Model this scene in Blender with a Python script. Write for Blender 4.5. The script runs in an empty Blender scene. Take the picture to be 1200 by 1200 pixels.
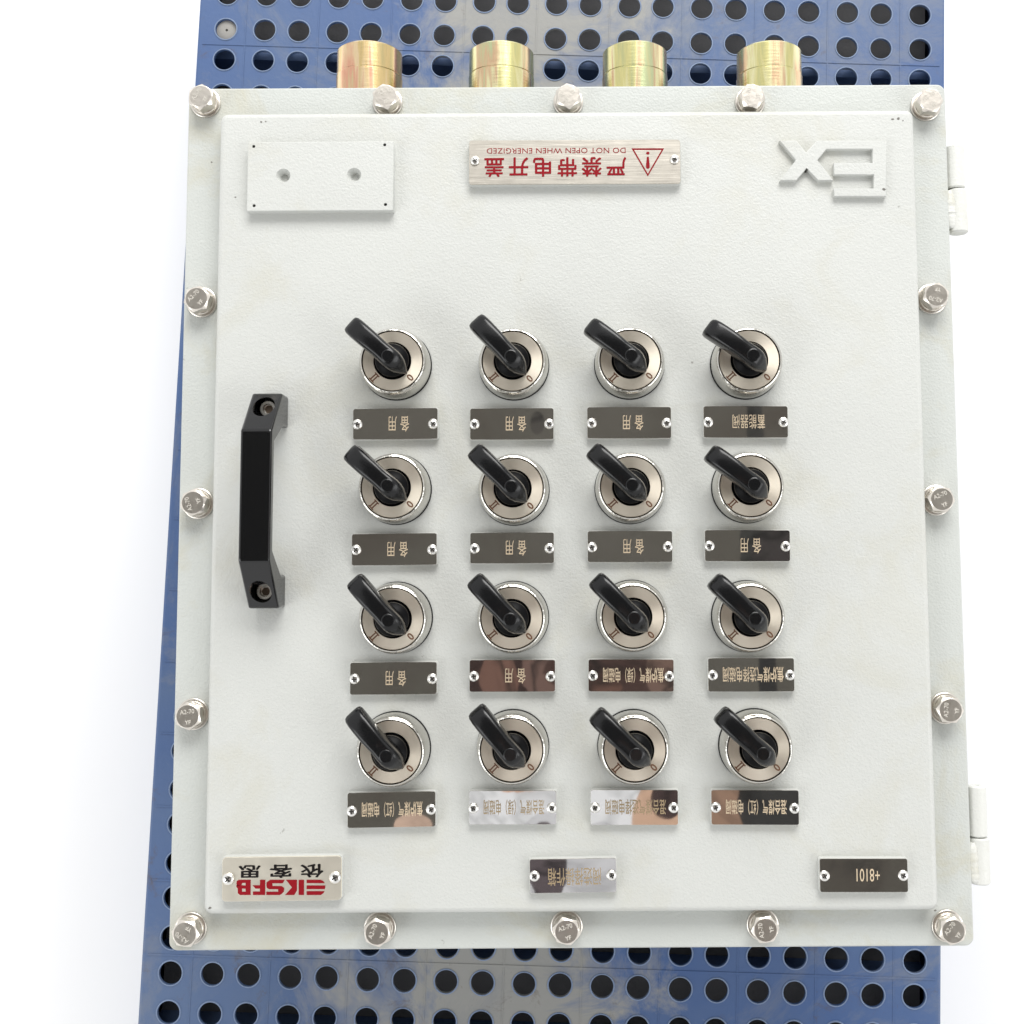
import bpy, bmesh, math, random
from mathutils import Matrix, Vector
random.seed(7)
C = bpy.context.scene
COL = C.collection
R = math.radians
MM = 0.001

# ------------------------------------------------------------------ camera
F, PPX, PPY, CAM_Z = 1400.0, 675.0, 537.0, 0.70
TILT = R(5.0439)
cd = bpy.data.cameras.new('camera'); cam = bpy.data.objects.new('camera', cd); COL.objects.link(cam)
cam.location = (0, 0, CAM_Z); cam.rotation_euler = (TILT, 0, 0)
cd.sensor_width = 36; cd.sensor_fit = 'HORIZONTAL'; cd.lens = 36 * F / 1200
cd.shift_x = -(PPX - 600) / 1200; cd.shift_y = (PPY - 600) / 1200
cd.clip_start = 0.01; cd.clip_end = 200
C.camera = cam

# ------------------------------------------------------------------ light
w = bpy.data.worlds.new('World'); C.world = w; w.use_nodes = True
bg = w.node_tree.nodes['Background']
bg.inputs[0].default_value = (1.0, 1.0, 1.0, 1); bg.inputs[1].default_value = 0.92

def area(name, loc, target, sx, sy, energy, col=(1, 1, 1)):
    l = bpy.data.lights.new(name, 'AREA'); l.shape = 'RECTANGLE'; l.size = sx; l.size_y = sy
    l.energy = energy; l.color = col
    o = bpy.data.objects.new(name, l); COL.objects.link(o); o.location = loc
    o.rotation_euler = (Vector(target) - Vector(loc)).to_track_quat('-Z', 'Y').to_euler()
    return o
area('window_light', (0.35, 2.3, 1.75), (0, 0, 0), 2.0, 1.3, 78, (1.0, 0.99, 0.97))
area('side_fill_light', (-2.2, -1.3, 1.7), (0, 0, 0), 1.6, 1.4, 20, (0.97, 0.99, 1.0))  # unseen lamp added as soft fill over the lid
area('side_fill_light', (2.3, -0.9, 1.7), (0, 0, -0.1), 1.6, 1.4, 18, (0.98, 0.99, 1.0))  # second unseen lamp, added to brighten the right floor and lid
C.view_settings.view_transform = 'Standard'; C.view_settings.look = 'None'
C.view_settings.exposure = 0.03; C.view_settings.gamma = 1.0
C.view_settings.use_curve_mapping = False
C.render.engine = 'CYCLES'
C.cycles.max_bounces = 8

# ------------------------------------------------------------------ helpers
def at(px, py, z):
    d = Vector(((px - PPX) / F, -(py - PPY) / F, -1.0))
    c, s = math.cos(TILT), math.sin(TILT)
    d = Vector((d.x, c * d.y - s * d.z, s * d.y + c * d.z))
    k = (z - CAM_Z) / d.z
    return Vector((d.x * k, d.y * k, z))

def mat(name):
    m = bpy.data.materials.new(name); m.use_nodes = True
    return m, m.node_tree, m.node_tree.nodes['Principled BSDF']

def noise(nt, scale, detail=4, rough=0.5, dist=0.0, vec=None, coord='Object', stretch=None):
    n = nt.nodes.new('ShaderNodeTexNoise'); n.inputs['Scale'].default_value = scale
    n.inputs['Detail'].default_value = detail; n.inputs['Roughness'].default_value = rough
    n.inputs['Distortion'].default_value = dist
    if vec is None:
        tc = nt.nodes.new('ShaderNodeTexCoord'); vec = tc.outputs[coord]
    if stretch:
        mp = nt.nodes.new('ShaderNodeMapping'); mp.inputs['Scale'].default_value = stretch
        nt.links.new(vec, mp.inputs[0]); vec = mp.outputs[0]
    nt.links.new(vec, n.inputs['Vector'])
    return n

def ramp(nt, src, stops):
    r = nt.nodes.new('ShaderNodeValToRGB'); e = r.color_ramp.elements
    while len(e) > 1: e.remove(e[-1])
    e[0].position, e[0].color = stops[0][0], (*stops[0][1], 1)
    for p, c in stops[1:]:
        k = e.new(p); k.color = (*c, 1)
    nt.links.new(src, r.inputs[0]); return r

def mixc(nt, fac, a, b, mode='MIX'):
    m = nt.nodes.new('ShaderNodeMix'); m.data_type = 'RGBA'; m.blend_type = mode
    for sock, v in ((0, fac), (6, a), (7, b)):
        if hasattr(v, 'node'): nt.links.new(v, m.inputs[sock])
        elif isinstance(v, (int, float)): m.inputs[sock].default_value = v
        else: m.inputs[sock].default_value = (*v, 1)
    return m.outputs[2]

def bump(nt, bsdf, src, strength, dist, prev=None):
    b = nt.nodes.new('ShaderNodeBump'); b.inputs['Strength'].default_value = strength
    b.inputs['Distance'].default_value = dist
    nt.links.new(src, b.inputs['Height'])
    if prev is not None: nt.links.new(prev, b.inputs['Normal'])
    nt.links.new(b.outputs[0], bsdf.inputs['Normal']); return b.outputs[0]

def g(v): return (v, v, v)

# painted sheet steel: pale grey-green powder coat with orange peel, grime and specks
def make_paint(name, base, dirt_amt=0.5):
    m, nt, b = mat(name)
    big = noise(nt, 9, 5, 0.55)
    c = mixc(nt, ramp(nt, big.outputs[0], [(0.35, g(0)), (0.7, g(1))]).outputs[0], base, tuple(x * 0.95 for x in base))
    st = noise(nt, 14, 6, 0.65, 0.6)
    stf = ramp(nt, st.outputs[0], [(0.52, g(0)), (0.74, g(dirt_amt))])
    c = mixc(nt, stf.outputs[0], c, (0.50, 0.475, 0.36))
    tc = nt.nodes.new('ShaderNodeTexCoord')
    wp = noise(nt, 130, 4, 0.7, vec=tc.outputs['Object'])
    va = nt.nodes.new('ShaderNodeVectorMath'); va.operation = 'MULTIPLY_ADD'
    va.inputs[1].default_value = (0.011, 0.011, 0.011)
    nt.links.new(wp.outputs['Color'], va.inputs[0]); nt.links.new(tc.outputs['Object'], va.inputs[2])
    for scl, thr, size, dark in ((38, 0.955, 0.04, 0.6), (90, 0.96, 0.09, 0.45)):
        v = nt.nodes.new('ShaderNodeTexVoronoi'); v.inputs['Scale'].default_value = scl
        nt.links.new(va.outputs[0], v.inputs['Vector'])
        sx = nt.nodes.new('ShaderNodeSeparateXYZ'); nt.links.new(v.outputs['Color'], sx.inputs[0])
        gt = nt.nodes.new('ShaderNodeMath'); gt.operation = 'GREATER_THAN'; gt.inputs[1].default_value = thr
        nt.links.new(sx.outputs[0], gt.inputs[0])
        lt = nt.nodes.new('ShaderNodeMapRange'); nt.links.new(v.outputs['Distance'], lt.inputs[0])
        lt.inputs[1].default_value = size; lt.inputs[2].default_value = size * 0.5; lt.inputs[3].default_value = 0; lt.inputs[4].default_value = dark
        mu = nt.nodes.new('ShaderNodeMath'); mu.operation = 'MULTIPLY'
        nt.links.new(gt.outputs[0], mu.inputs[0]); nt.links.new(lt.outputs[0], mu.inputs[1])
        c = mixc(nt, mu.outputs[0], c, (0.14, 0.13, 0.11))
    nt.links.new(c, b.inputs['Base Color'])
    b.inputs['Roughness'].default_value = 0.42
    b.inputs['Specular IOR Level'].default_value = 0.45
    n1 = noise(nt, 720, 2, 0.6); n2 = noise(nt, 95, 3, 0.5)
    p = bump(nt, b, n1.outputs[0], 0.62, 0.0005)
    bump(nt, b, n2.outputs[0], 0.16, 0.0010, p)
    return m
PAINT = make_paint('grey_powder_coat', (0.59, 0.60, 0.575), 0.35)
PAINT_F = make_paint('grey_powder_coat_flange', (0.56, 0.58, 0.555), 0.75)
PAINT_W = make_paint('hinge_paint', (0.70, 0.705, 0.67), 0.9)

def make_metal(name, col, rough, bscale=0, bstr=0.0, bdist=0.0004, var=0.15, stretch=None, rvar=0.1):
    m, nt, b = mat(name)
    tcm = nt.nodes.new('ShaderNodeTexCoord'); oi = nt.nodes.new('ShaderNodeObjectInfo')
    vm = nt.nodes.new('ShaderNodeVectorMath'); vm.operation = 'MULTIPLY_ADD'; vm.inputs[1].default_value = (3, 5, 2)
    nt.links.new(oi.outputs['Random'], vm.inputs[0]); nt.links.new(tcm.outputs['Object'], vm.inputs[2])
    n = noise(nt, 60, 5, 0.6, 0.3, vec=vm.outputs[0], stretch=stretch)
    c = mixc(nt, n.outputs[0], tuple(min(1, x * (1 + var)) for x in col), tuple(x * (1 - var) for x in col))
    nt.links.new(c, b.inputs['Base Color'])
    b.inputs['Metallic'].default_value = 1.0
    rr = nt.nodes.new('ShaderNodeMapRange'); n3 = noise(nt, 130, 4, vec=vm.outputs[0])
    nt.links.new(n3.outputs[0], rr.inputs[0])
    rr.inputs[3].default_value = max(0.01, rough - rvar / 2); rr.inputs[4].default_value = rough + rvar / 2
    nt.links.new(rr.outputs[0], b.inputs['Roughness'])
    if bscale:
        k = noise(nt, bscale, 3, 0.5, stretch=stretch); bump(nt, b, k.outputs[0], bstr, bdist)
    return m
STEEL = make_metal('bolt_steel', (0.75, 0.705, 0.64), 0.30, 300, 0.25, 0.0004)
BEZEL = make_metal('bezel_steel', (0.60, 0.585, 0.545), 0.20, 260, 1.0, 0.0006, 0.15, (1, 1, 0.04))
DIAL = make_metal('dial_steel', (0.93, 0.845, 0.72), 0.40, 700, 0.12, 0.0002, 0.10)
BRUSHED = make_metal('brushed_steel', (0.68, 0.64, 0.57), 0.36, 500, 0.35, 0.0002, 0.08, (0.06, 1, 1))
BRAND = make_metal('satin_steel', (0.95, 0.90, 0.78), 0.42, 60, 0.15, 0.0003, 0.05)
MIRROR = make_metal('mirror_steel', (0.70, 0.68, 0.65), 0.022, 14, 0.05, 0.0012, 0.02, None, 0.02)
SCREW = make_metal('screw_steel', (0.86, 0.85, 0.82), 0.28, 400, 0.2)
nt = DIAL.node_tree; b = nt.nodes['Principled BSDF']
tg = nt.nodes.new('ShaderNodeTangent'); tg.direction_type = 'RADIAL'; tg.axis = 'Z'
nt.links.new(tg.outputs[0], b.inputs['Tangent']); b.inputs['Anisotropic'].default_value = 0.75
ETCH = mat('etched_tan')
ETCH[2].inputs['Base Color'].default_value = (0.62, 0.50, 0.35, 1); ETCH[2].inputs['Roughness'].default_value = 0.6
ETCH = ETCH[0]
ETCH_D = mat('etched_brown')
ETCH_D[2].inputs['Base Color'].default_value = (0.33, 0.25, 0.15, 1); ETCH_D[2].inputs['Roughness'].default_value = 0.6
ETCH_D = ETCH_D[0]
def plain(name, col, rough, spec=0.5, nscale=0, nstr=0.2, nd=0.0003, metallic=0):
    m, nt, b = mat(name)
    n = noise(nt, 30, 4)
    c = mixc(nt, n.outputs[0], tuple(x * 1.12 for x in col), tuple(x * 0.88 for x in col))
    nt.links.new(c, b.inputs['Base Color'])
    b.inputs['Roughness'].default_value = rough; b.inputs['Specular IOR Level'].default_value = spec
    b.inputs['Metallic'].default_value = metallic
    if nscale:
        k = noise(nt, nscale, 3); bump(nt, b, k.outputs[0], nstr, nd)
    return m
STEEL_MARK = plain('bolt_mark', (0.60, 0.57, 0.51), 0.5)
BLACK = plain('black_plastic', (0.004, 0.0043, 0.005), 0.22, 0.42, 350, 0.15, 0.0003)
HUB = plain('black_hub', (0.003, 0.003, 0.0035), 0.38, 0.10)
RUBBER = plain('black_gasket', (0.01, 0.01, 0.01), 0.6, 0.3)
INK_RED = plain('red_ink', (0.25, 0.006, 0.012), 0.5, 0.15)
INK_BLACK = plain('black_ink', (0.010, 0.008, 0.008), 0.5, 0.15)
INK_BROWN = plain('brown_marking', (0.13, 0.055, 0.025), 0.5)
DARK = plain('dark_recess', (0.02, 0.018, 0.015), 0.6)

# glossy black enamel of the pull handle
m, nt, b = mat('black_enamel')
b.inputs['Base Color'].default_value = (0.010, 0.011, 0.013, 1); b.inputs['Roughness'].default_value = 0.10
b.inputs['Specular IOR Level'].default_value = 0.6
k = noise(nt, 90, 3); bump(nt, b, k.outputs[0], 0.12, 0.0006)
sc = noise(nt, 140, 6, 0.8, 1.5, stretch=(1, 0.3, 1))
cc = mixc(nt, ramp(nt, sc.outputs[0], [(0.74, g(0)), (0.78, g(1))]).outputs[0], (0.003, 0.0033, 0.004), (0.16, 0.16, 0.16))
nt.links.new(cc, b.inputs['Base Color'])
ENAMEL = m

# yellow zinc chromate plating, streaked along the turned cylinder
m, nt, b = mat('yellow_zinc')
n = noise(nt, 55, 4, 0.6, 0.5, stretch=(1.6, 0.12, 1.6))
rp = ramp(nt, n.outputs[0], [(0.30, (0.45, 0.50, 0.29)), (0.42, (0.72, 0.66, 0.30)), (0.5, (0.84, 0.80, 0.48)),
                             (0.58, (0.70, 0.48, 0.30)), (0.66, (0.56, 0.62, 0.36)), (0.75, (0.72, 0.64, 0.34))])
nt.links.new(rp.outputs[0], b.inputs['Base Color']); b.inputs['Metallic'].default_value = 1
b.inputs['Roughness'].default_value = 0.26
n = noise(nt, 900, 2, stretch=(0.1, 1, 0.1)); bump(nt, b, n.outputs[0], 0.12, 0.0003)
ZINC = m

# blue moulded plastic with dusty film, scuffs and rust marks
def make_blue(name, dusty):
    m, nt, b = mat(name)
    tc = nt.nodes.new('ShaderNodeTexCoord'); vec = tc.outputs['Object']
    n = noise(nt, 5, 5, 0.6, 0.4, vec)
    blue = mixc(nt, ramp(nt, n.outputs[0], [(0.3, g(0)), (0.7, g(1))]).outputs[0], (0.052, 0.108, 0.270), (0.090, 0.142, 0.262))
    if dusty:
        sx = nt.nodes.new('ShaderNodeSeparateXYZ'); nt.links.new(vec, sx.inputs[0])
        wn = noise(nt, 11, 6, 0.7, 1.0, vec)
        ax = nt.nodes.new('ShaderNodeMath'); ax.operation = 'MULTIPLY_ADD'; ax.inputs[1].default_value = 1; ax.inputs[2].default_value = -0.222
        nt.links.new(sx.outputs[0], ax.inputs[0])
        ab = nt.nodes.new('ShaderNodeMath'); ab.operation = 'ABSOLUTE'; nt.links.new(ax.outputs[0], ab.inputs[0])
        su = nt.nodes.new('ShaderNodeMath'); su.operation = 'MULTIPLY_ADD'; su.inputs[1].default_value = -2.6
        nt.links.new(ab.outputs[0], su.inputs[0]); nt.links.new(wn.outputs[0], su.inputs[2])
        f = ramp(nt, su.outputs[0], [(0.20, g(0)), (0.30, g(0.45)), (0.40, g(0.95))])
        c = mixc(nt, f.outputs[0], blue, (0.30, 0.298, 0.28))
        d2 = noise(nt, 10, 8, 0.75, 1.2, vec)
        c = mixc(nt, ramp(nt, d2.outputs[0], [(0.50, g(0)), (0.64, g(0.45))]).outputs[0], c, (0.20, 0.215, 0.24))
        r3 = noise(nt, 34, 7, 0.75, 0.5, vec)
        c = mixc(nt, ramp(nt, r3.outputs[0], [(0.59, g(0)), (0.72, g(0.65))]).outputs[0], c, (0.10, 0.07, 0.05))
    else:
        c = blue
    s = noise(nt, 40, 8, 0.85, 2.0, vec, stretch=(1, 0.25, 1))
    c = mixc(nt, ramp(nt, s.outputs[0], [(0.66, g(0)), (0.72, g(0.5))]).outputs[0], c, (0.34, 0.40, 0.50))
    nt.links.new(c, b.inputs['Base Color']); b.inputs['Roughness'].default_value = 0.5
    k = noise(nt, 220, 4, 0.6, vec=vec); bump(nt, b, k.outputs[0], 0.3, 0.0006)
    return m
BLUE = make_blue('blue_plastic', True)
BLUE_IN = make_blue('blue_plastic_inside', False)
LIP = plain('worn_blue_lip', (0.20, 0.265, 0.40), 0.5)
UNDER = plain('dusty_concrete', (0.17, 0.17, 0.175), 0.85, 0.2, 120, 0.5, 0.002)

FLATTOP = ('label_plate', 'warning_plate', 'brand_plate', 'mounting_pad', 'blank_block', 'emblem', 'cover_flange', 'body_flange', 'bolt', 'lid_panel')
# ---- mesh helpers (all lengths in metres, mesh local)
def fixflat(me):                                  # broad flat tops stay flat-shaded
    for p_ in me.polygons:
        if len(p_.vertices) > 8 or (p_.area > 2e-5 and abs(p_.normal.z) > .9999): p_.use_smooth = False

def finish(name, bm, m, parent=None, loc=(0, 0, 0), rz=0.0, smooth=None, label=None):
    me = bpy.data.meshes.new(name); bmesh.ops.recalc_face_normals(bm, faces=bm.faces[:])
    bm.to_mesh(me); bm.free()
    for mm_ in (m if isinstance(m, (list, tuple)) else [m]): me.materials.append(mm_)
    if smooth is not None:
        me.polygons.foreach_set('use_smooth', [True] * len(me.polygons))
        me.set_sharp_from_angle(angle=R(smooth)); fixflat(me)
    o = bpy.data.objects.new(name, me); COL.objects.link(o)
    o.location = loc; o.rotation_euler.z = rz
    if parent: o.parent = parent
    if label: o['label'] = label
    return o

def poly_prism(bm, pts, z0, z1, bev=0.0, segs=2):
    vs = [bm.verts.new((x, y, z0)) for x, y in pts]; f = bm.faces.new(vs)
    r = bmesh.ops.extrude_face_region(bm, geom=[f])
    top = [v for v in r['geom'] if isinstance(v, bmesh.types.BMVert)]
    for v in top: v.co.z = z1
    if bev:
        ts = set(top)
        es = [e for e in bm.edges if e.verts[0] in ts and e.verts[1] in ts]
        bmesh.ops.bevel(bm, geom=es, offset=bev, segments=segs, profile=0.5, affect='EDGES', clamp_overlap=True)

def rrect(w_, h_, r, n=6, cx=0, cy=0):
    pts = []
    for (sx, sy, a0) in ((1, 1, 0), (-1, 1, 90), (-1, -1, 180), (1, -1, 270)):
        for i in range(n + 1):
            a = R(a0 + 90 * i / n)
            pts.append((cx + sx * (w_ / 2 - r) + r * math.cos(a), cy + sy * (h_ / 2 - r) + r * math.sin(a)))
    return pts

def lathe(bm, prof, segs=48, cx=0, cy=0, cap_top=True, cap_bot=False, axis='Z'):
    rings = []
    for r, z in prof:
        ring = []
        for i in range(segs):
            a = 2 * math.pi * i / segs
            p = (cx + r * math.cos(a), cy + r * math.sin(a), z)
            if axis == 'Y': p = (cx + r * math.cos(a), z, cy + r * math.sin(a))
            ring.append(bm.verts.new(p))
        rings.append(ring)
    for a, b_ in zip(rings, rings[1:]):
        for i in range(segs):
            j = (i + 1) % segs
            bm.faces.new((a[i], a[j], b_[j], b_[i]))
    if cap_top: bm.faces.new(rings[-1])
    if cap_bot: bm.faces.new(rings[0][::-1])

def box(bm, x0, x1, y0, y1, z0, z1):
    v = [bm.verts.new((x, y, z)) for z in (z0, z1) for x, y in ((x0, y0), (x1, y0), (x1, y1), (x0, y1))]
    for f in ((3, 2, 1, 0), (4, 5, 6, 7), (0, 1, 5, 4), (1, 2, 6, 5), (2, 3, 7, 6), (3, 0, 4, 7)):
        bm.faces.new([v[i] for i in f])

def text_mesh(txt, spacing=1.0, bold=0.0, extrude=0.0):
    cu = bpy.data.curves.new('tmp_text', 'FONT'); cu.body = txt; cu.size = 1.0
    cu.space_character = spacing; cu.resolution_u = 3
    o = bpy.data.objects.new('tmp_text', cu); COL.objects.link(o)
    bpy.context.view_layer.update()
    dg = bpy.context.evaluated_depsgraph_get()
    me = bpy.data.meshes.new_from_object(o.evaluated_get(dg))
    bpy.data.objects.remove(o); bpy.data.curves.remove(cu)
    if bold > 0:                                  # heavier strokes: shifted copies a hair apart in height
        bm = bmesh.new()
        for k_, (dx, dy) in enumerate(((0, 0), (1, .4), (-1, -.4), (.4, -1), (-.4, 1), (.8, .8), (-.8, -.8))):
            t = me.copy(); t.transform(Matrix.Translation((dx * bold, dy * bold, k_ * 1e-5))); bm.from_mesh(t); bpy.data.meshes.remove(t)
        bm.to_mesh(me); bm.free()
    return me

def lettering(txt, w_, h_, m, parent, loc, rz=math.pi, spacing=1.0, bold=0.0, name='lettering', label=None):
    me = text_mesh(txt, spacing, bold)
    xs = [v.co.x for v in me.vertices]; ys = [v.co.y for v in me.vertices]
    if not xs: return None
    x0, x1, y0, y1 = min(xs), max(xs), min(ys), max(ys)
    sx = w_ / (x1 - x0); sy = h_ / (y1 - y0)
    for v in me.vertices:
        v.co.x = (v.co.x - (x0 + x1) / 2) * sx; v.co.y = (v.co.y - (y0 + y1) / 2) * sy
    me.name = name; me.materials.clear(); me.materials.append(m)
    o = bpy.data.objects.new(name, me); COL.objects.link(o); o.parent = parent
    o.location = loc; o.rotation_euler.z = rz
    if label: o['label'] = label
    return o

def root(name, loc, label, cat, group=None):
    o = bpy.data.objects.new(name, None); COL.objects.link(o); o.location = loc
    o['label'] = label; o['category'] = cat
    if group: o['group'] = group
    return o

def relink(tree_root_, parent, loc, rz):          # copy a part with its sub-parts
    c = tree_root_.copy(); COL.objects.link(c); c.parent = parent
    c.location = loc; c.rotation_euler.z = rz
    for ch in list(tree_root_.children):
        k_ = ch.copy(); COL.objects.link(k_); k_.parent = c
    return c

ROT = 0.0058
Z_LID = 0.012
Z_DECK = -0.165
Z_FLOOR = -0.305

# ------------------------------------------------------------------ setting
m, nt, b = mat('white_backdrop')
n = noise(nt, 1.5, 3)
nt.links.new(mixc(nt, n.outputs[0], (0.95, 0.95, 0.95), (0.94, 0.94, 0.94)), b.inputs['Base Color'])
b.inputs['Roughness'].default_value = 0.8; b.inputs['Specular IOR Level'].default_value = 0.1
bm = bmesh.new(); box(bm, -12, 12, -12, 12, Z_FLOOR - 0.05, Z_FLOOR)
o = finish('floor', bm, m); o['kind'] = 'structure'

# unseen roof; colour patches painted in as reflections for the label plates and dials
m, nt, b = mat('ceiling_reflection_patches')
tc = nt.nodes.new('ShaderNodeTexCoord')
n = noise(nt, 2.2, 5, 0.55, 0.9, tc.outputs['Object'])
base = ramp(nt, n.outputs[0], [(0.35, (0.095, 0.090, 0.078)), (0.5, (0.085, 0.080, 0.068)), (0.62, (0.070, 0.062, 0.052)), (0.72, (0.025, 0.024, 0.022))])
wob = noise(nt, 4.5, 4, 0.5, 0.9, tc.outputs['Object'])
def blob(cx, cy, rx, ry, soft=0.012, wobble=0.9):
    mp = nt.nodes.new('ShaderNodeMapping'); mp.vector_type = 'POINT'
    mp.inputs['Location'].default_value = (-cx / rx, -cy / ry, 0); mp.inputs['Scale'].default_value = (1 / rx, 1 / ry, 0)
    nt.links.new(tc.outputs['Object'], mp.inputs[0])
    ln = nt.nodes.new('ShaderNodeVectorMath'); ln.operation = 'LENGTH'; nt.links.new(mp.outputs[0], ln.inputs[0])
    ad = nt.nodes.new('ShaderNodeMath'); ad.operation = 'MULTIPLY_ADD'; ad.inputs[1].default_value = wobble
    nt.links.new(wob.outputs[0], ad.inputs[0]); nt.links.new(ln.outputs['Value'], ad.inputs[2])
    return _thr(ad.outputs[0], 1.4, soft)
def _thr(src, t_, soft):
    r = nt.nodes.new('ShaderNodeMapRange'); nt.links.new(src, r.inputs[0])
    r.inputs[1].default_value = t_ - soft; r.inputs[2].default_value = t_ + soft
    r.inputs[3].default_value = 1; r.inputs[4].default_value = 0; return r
def mirrored(px, py, H=2.2):                      # ceiling point that the plate at (px, py) mirrors
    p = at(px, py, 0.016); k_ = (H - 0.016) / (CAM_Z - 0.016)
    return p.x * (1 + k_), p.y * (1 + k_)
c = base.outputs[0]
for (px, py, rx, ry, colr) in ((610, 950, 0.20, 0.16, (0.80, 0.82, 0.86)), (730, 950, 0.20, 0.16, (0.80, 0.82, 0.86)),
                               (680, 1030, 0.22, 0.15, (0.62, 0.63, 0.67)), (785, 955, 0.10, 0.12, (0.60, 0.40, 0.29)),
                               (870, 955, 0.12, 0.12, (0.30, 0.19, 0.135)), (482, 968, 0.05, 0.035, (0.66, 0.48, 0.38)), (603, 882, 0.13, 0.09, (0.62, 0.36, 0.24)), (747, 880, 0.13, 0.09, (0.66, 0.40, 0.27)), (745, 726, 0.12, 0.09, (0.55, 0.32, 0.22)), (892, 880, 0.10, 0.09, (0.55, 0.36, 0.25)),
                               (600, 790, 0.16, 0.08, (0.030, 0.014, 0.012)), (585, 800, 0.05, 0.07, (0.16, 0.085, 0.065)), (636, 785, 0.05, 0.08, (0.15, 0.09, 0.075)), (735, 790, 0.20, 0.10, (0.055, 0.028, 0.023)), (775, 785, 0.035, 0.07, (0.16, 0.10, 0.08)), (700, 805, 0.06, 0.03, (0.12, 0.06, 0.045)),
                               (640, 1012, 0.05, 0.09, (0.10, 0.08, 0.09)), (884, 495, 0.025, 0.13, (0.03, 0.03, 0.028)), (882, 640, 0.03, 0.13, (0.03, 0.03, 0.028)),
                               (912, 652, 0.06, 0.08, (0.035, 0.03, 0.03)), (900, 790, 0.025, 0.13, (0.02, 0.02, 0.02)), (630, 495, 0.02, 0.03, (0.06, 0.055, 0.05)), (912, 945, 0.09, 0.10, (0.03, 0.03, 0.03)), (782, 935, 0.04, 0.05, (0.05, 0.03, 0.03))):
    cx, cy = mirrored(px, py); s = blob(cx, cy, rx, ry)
    patch_noise = noise(nt, 2.6, 3, 0.5, 2.2, tc.outputs['Object'])
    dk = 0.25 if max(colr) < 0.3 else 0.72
    shade = ramp(nt, patch_noise.outputs[0], [(0.42, colr), (0.50, tuple(v_ * dk for v_ in colr)), (0.56, colr)])
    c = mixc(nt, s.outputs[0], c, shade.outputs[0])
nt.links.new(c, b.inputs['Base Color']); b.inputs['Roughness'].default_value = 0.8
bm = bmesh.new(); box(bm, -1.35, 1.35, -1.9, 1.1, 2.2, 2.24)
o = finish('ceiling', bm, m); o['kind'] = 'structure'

# ------------------------------------------------------------------ blue pallet
PC = at(234, 590, Z_DECK)
q00 = Vector((-0.2627, 0.3998)); q10 = Vector((0.2564, 0.3832)); q01 = Vector((-0.2833, -0.2888))
DR = -R(1.77)
pal = root('plastic_pallet', (q00.x, q00.y, Z_FLOOR), 'blue plastic pallet full of round holes, dusty and scuffed, lying under the grey control box', 'pallet')
pal.rotation_euler.z = DR
PX = 0.5187 / 19; PY = 0.687 / 27                 # mean pitches
BIG, SMALL = PX * 2 * 0.534, PX * 2 * 0.466
BY, SY = PY * 2 * 0.53, PY * 2 * 0.47
xs = [0.0]
for i in range(19): xs.append(xs[-1] + (BIG if i % 2 == 0 else SMALL))
ys = [0.0]
for i in range(33): ys.append(ys[-1] - (SY if i % 2 == 0 else BY))
up = 0.0
for i in range(4):
    up += BY if i % 2 == 0 else SY; ys.insert(0, up)
zt = Z_DECK - Z_FLOOR                             # deck height in pallet space
HR = 0.0079
X0, X1 = -0.0192, xs[-1] + 0.0170
Y0, Y1 = ys[-1] - 0.03, ys[0] + 0.03
xb = [X0] + [(a + b_) / 2 for a, b_ in zip(xs, xs[1:])] + [X1]
yb = [Y1] + [(a + b_) / 2 for a, b_ in zip(ys, ys[1:])] + [Y0]
bm = bmesh.new(); lip = bmesh.new(); NS = 28
for j, hy in enumerate(ys):
    for i, hx in enumerate(xs):
        r = HR * random.uniform(0.985, 1.02)
        jx, jy = hx + random.uniform(-.0002, .0002), hy + random.uniform(-.0002, .0002)
        L, Rr, T, B = xb[i], xb[i + 1], yb[j], yb[j + 1]
        ring = [(jx + r * math.cos(2 * math.pi * k_ / NS), jy + r * math.sin(2 * math.pi * k_ / NS)) for k_ in range(NS)]
        rv = [bm.verts.new((x, y, zt)) for x, y in ring]
        lo = [bm.verts.new((x, y, zt - 0.0022)) for x, y in ring]
        for k_ in range(NS):
            bm.faces.new((rv[k_], rv[(k_ + 1) % NS], lo[(k_ + 1) % NS], lo[k_]))
        mids = [(Rr, jy), (jx, T), (L, jy), (jx, B)]; cors = [(Rr, T), (L, T), (L, B), (Rr, B)]
        mv = [bm.verts.new((x, y, zt)) for x, y in mids]; cv = [bm.verts.new((x, y, zt)) for x, y in cors]
        q = NS // 4
        for k_ in range(4):
            arc = [rv[(k_ * q + s_) % NS] for s_ in range(q + 1)]
            bm.faces.new([mv[k_], cv[k_], mv[(k_ + 1) % 4]] + arc[::-1])
        # worn lip round the hole
        prof = [(r, zt + 0.0002), (r + 0.0002, zt + 0.0007), (r + 0.0007, zt + 0.0007), (r + 0.0011, zt - 0.0001)]
        rr = [[lip.verts.new((jx + a * math.cos(2 * math.pi * k_ / NS), jy + a * math.sin(2 * math.pi * k_ / NS), z)) for k_ in range(NS)] for a, z in prof]
        for a, b_ in zip(rr, rr[1:]):
            for k_ in range(NS):
                lip.faces.new((a[k_], a[(k_ + 1) % NS], b_[(k_ + 1) % NS], b_[k_]))
bmesh.ops.remove_doubles(bm, verts=bm.verts[:], dist=1e-6)
finish('deck', bm, BLUE, pal)
finish('hole_rim', lip, LIP, pal, smooth=40)
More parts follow.
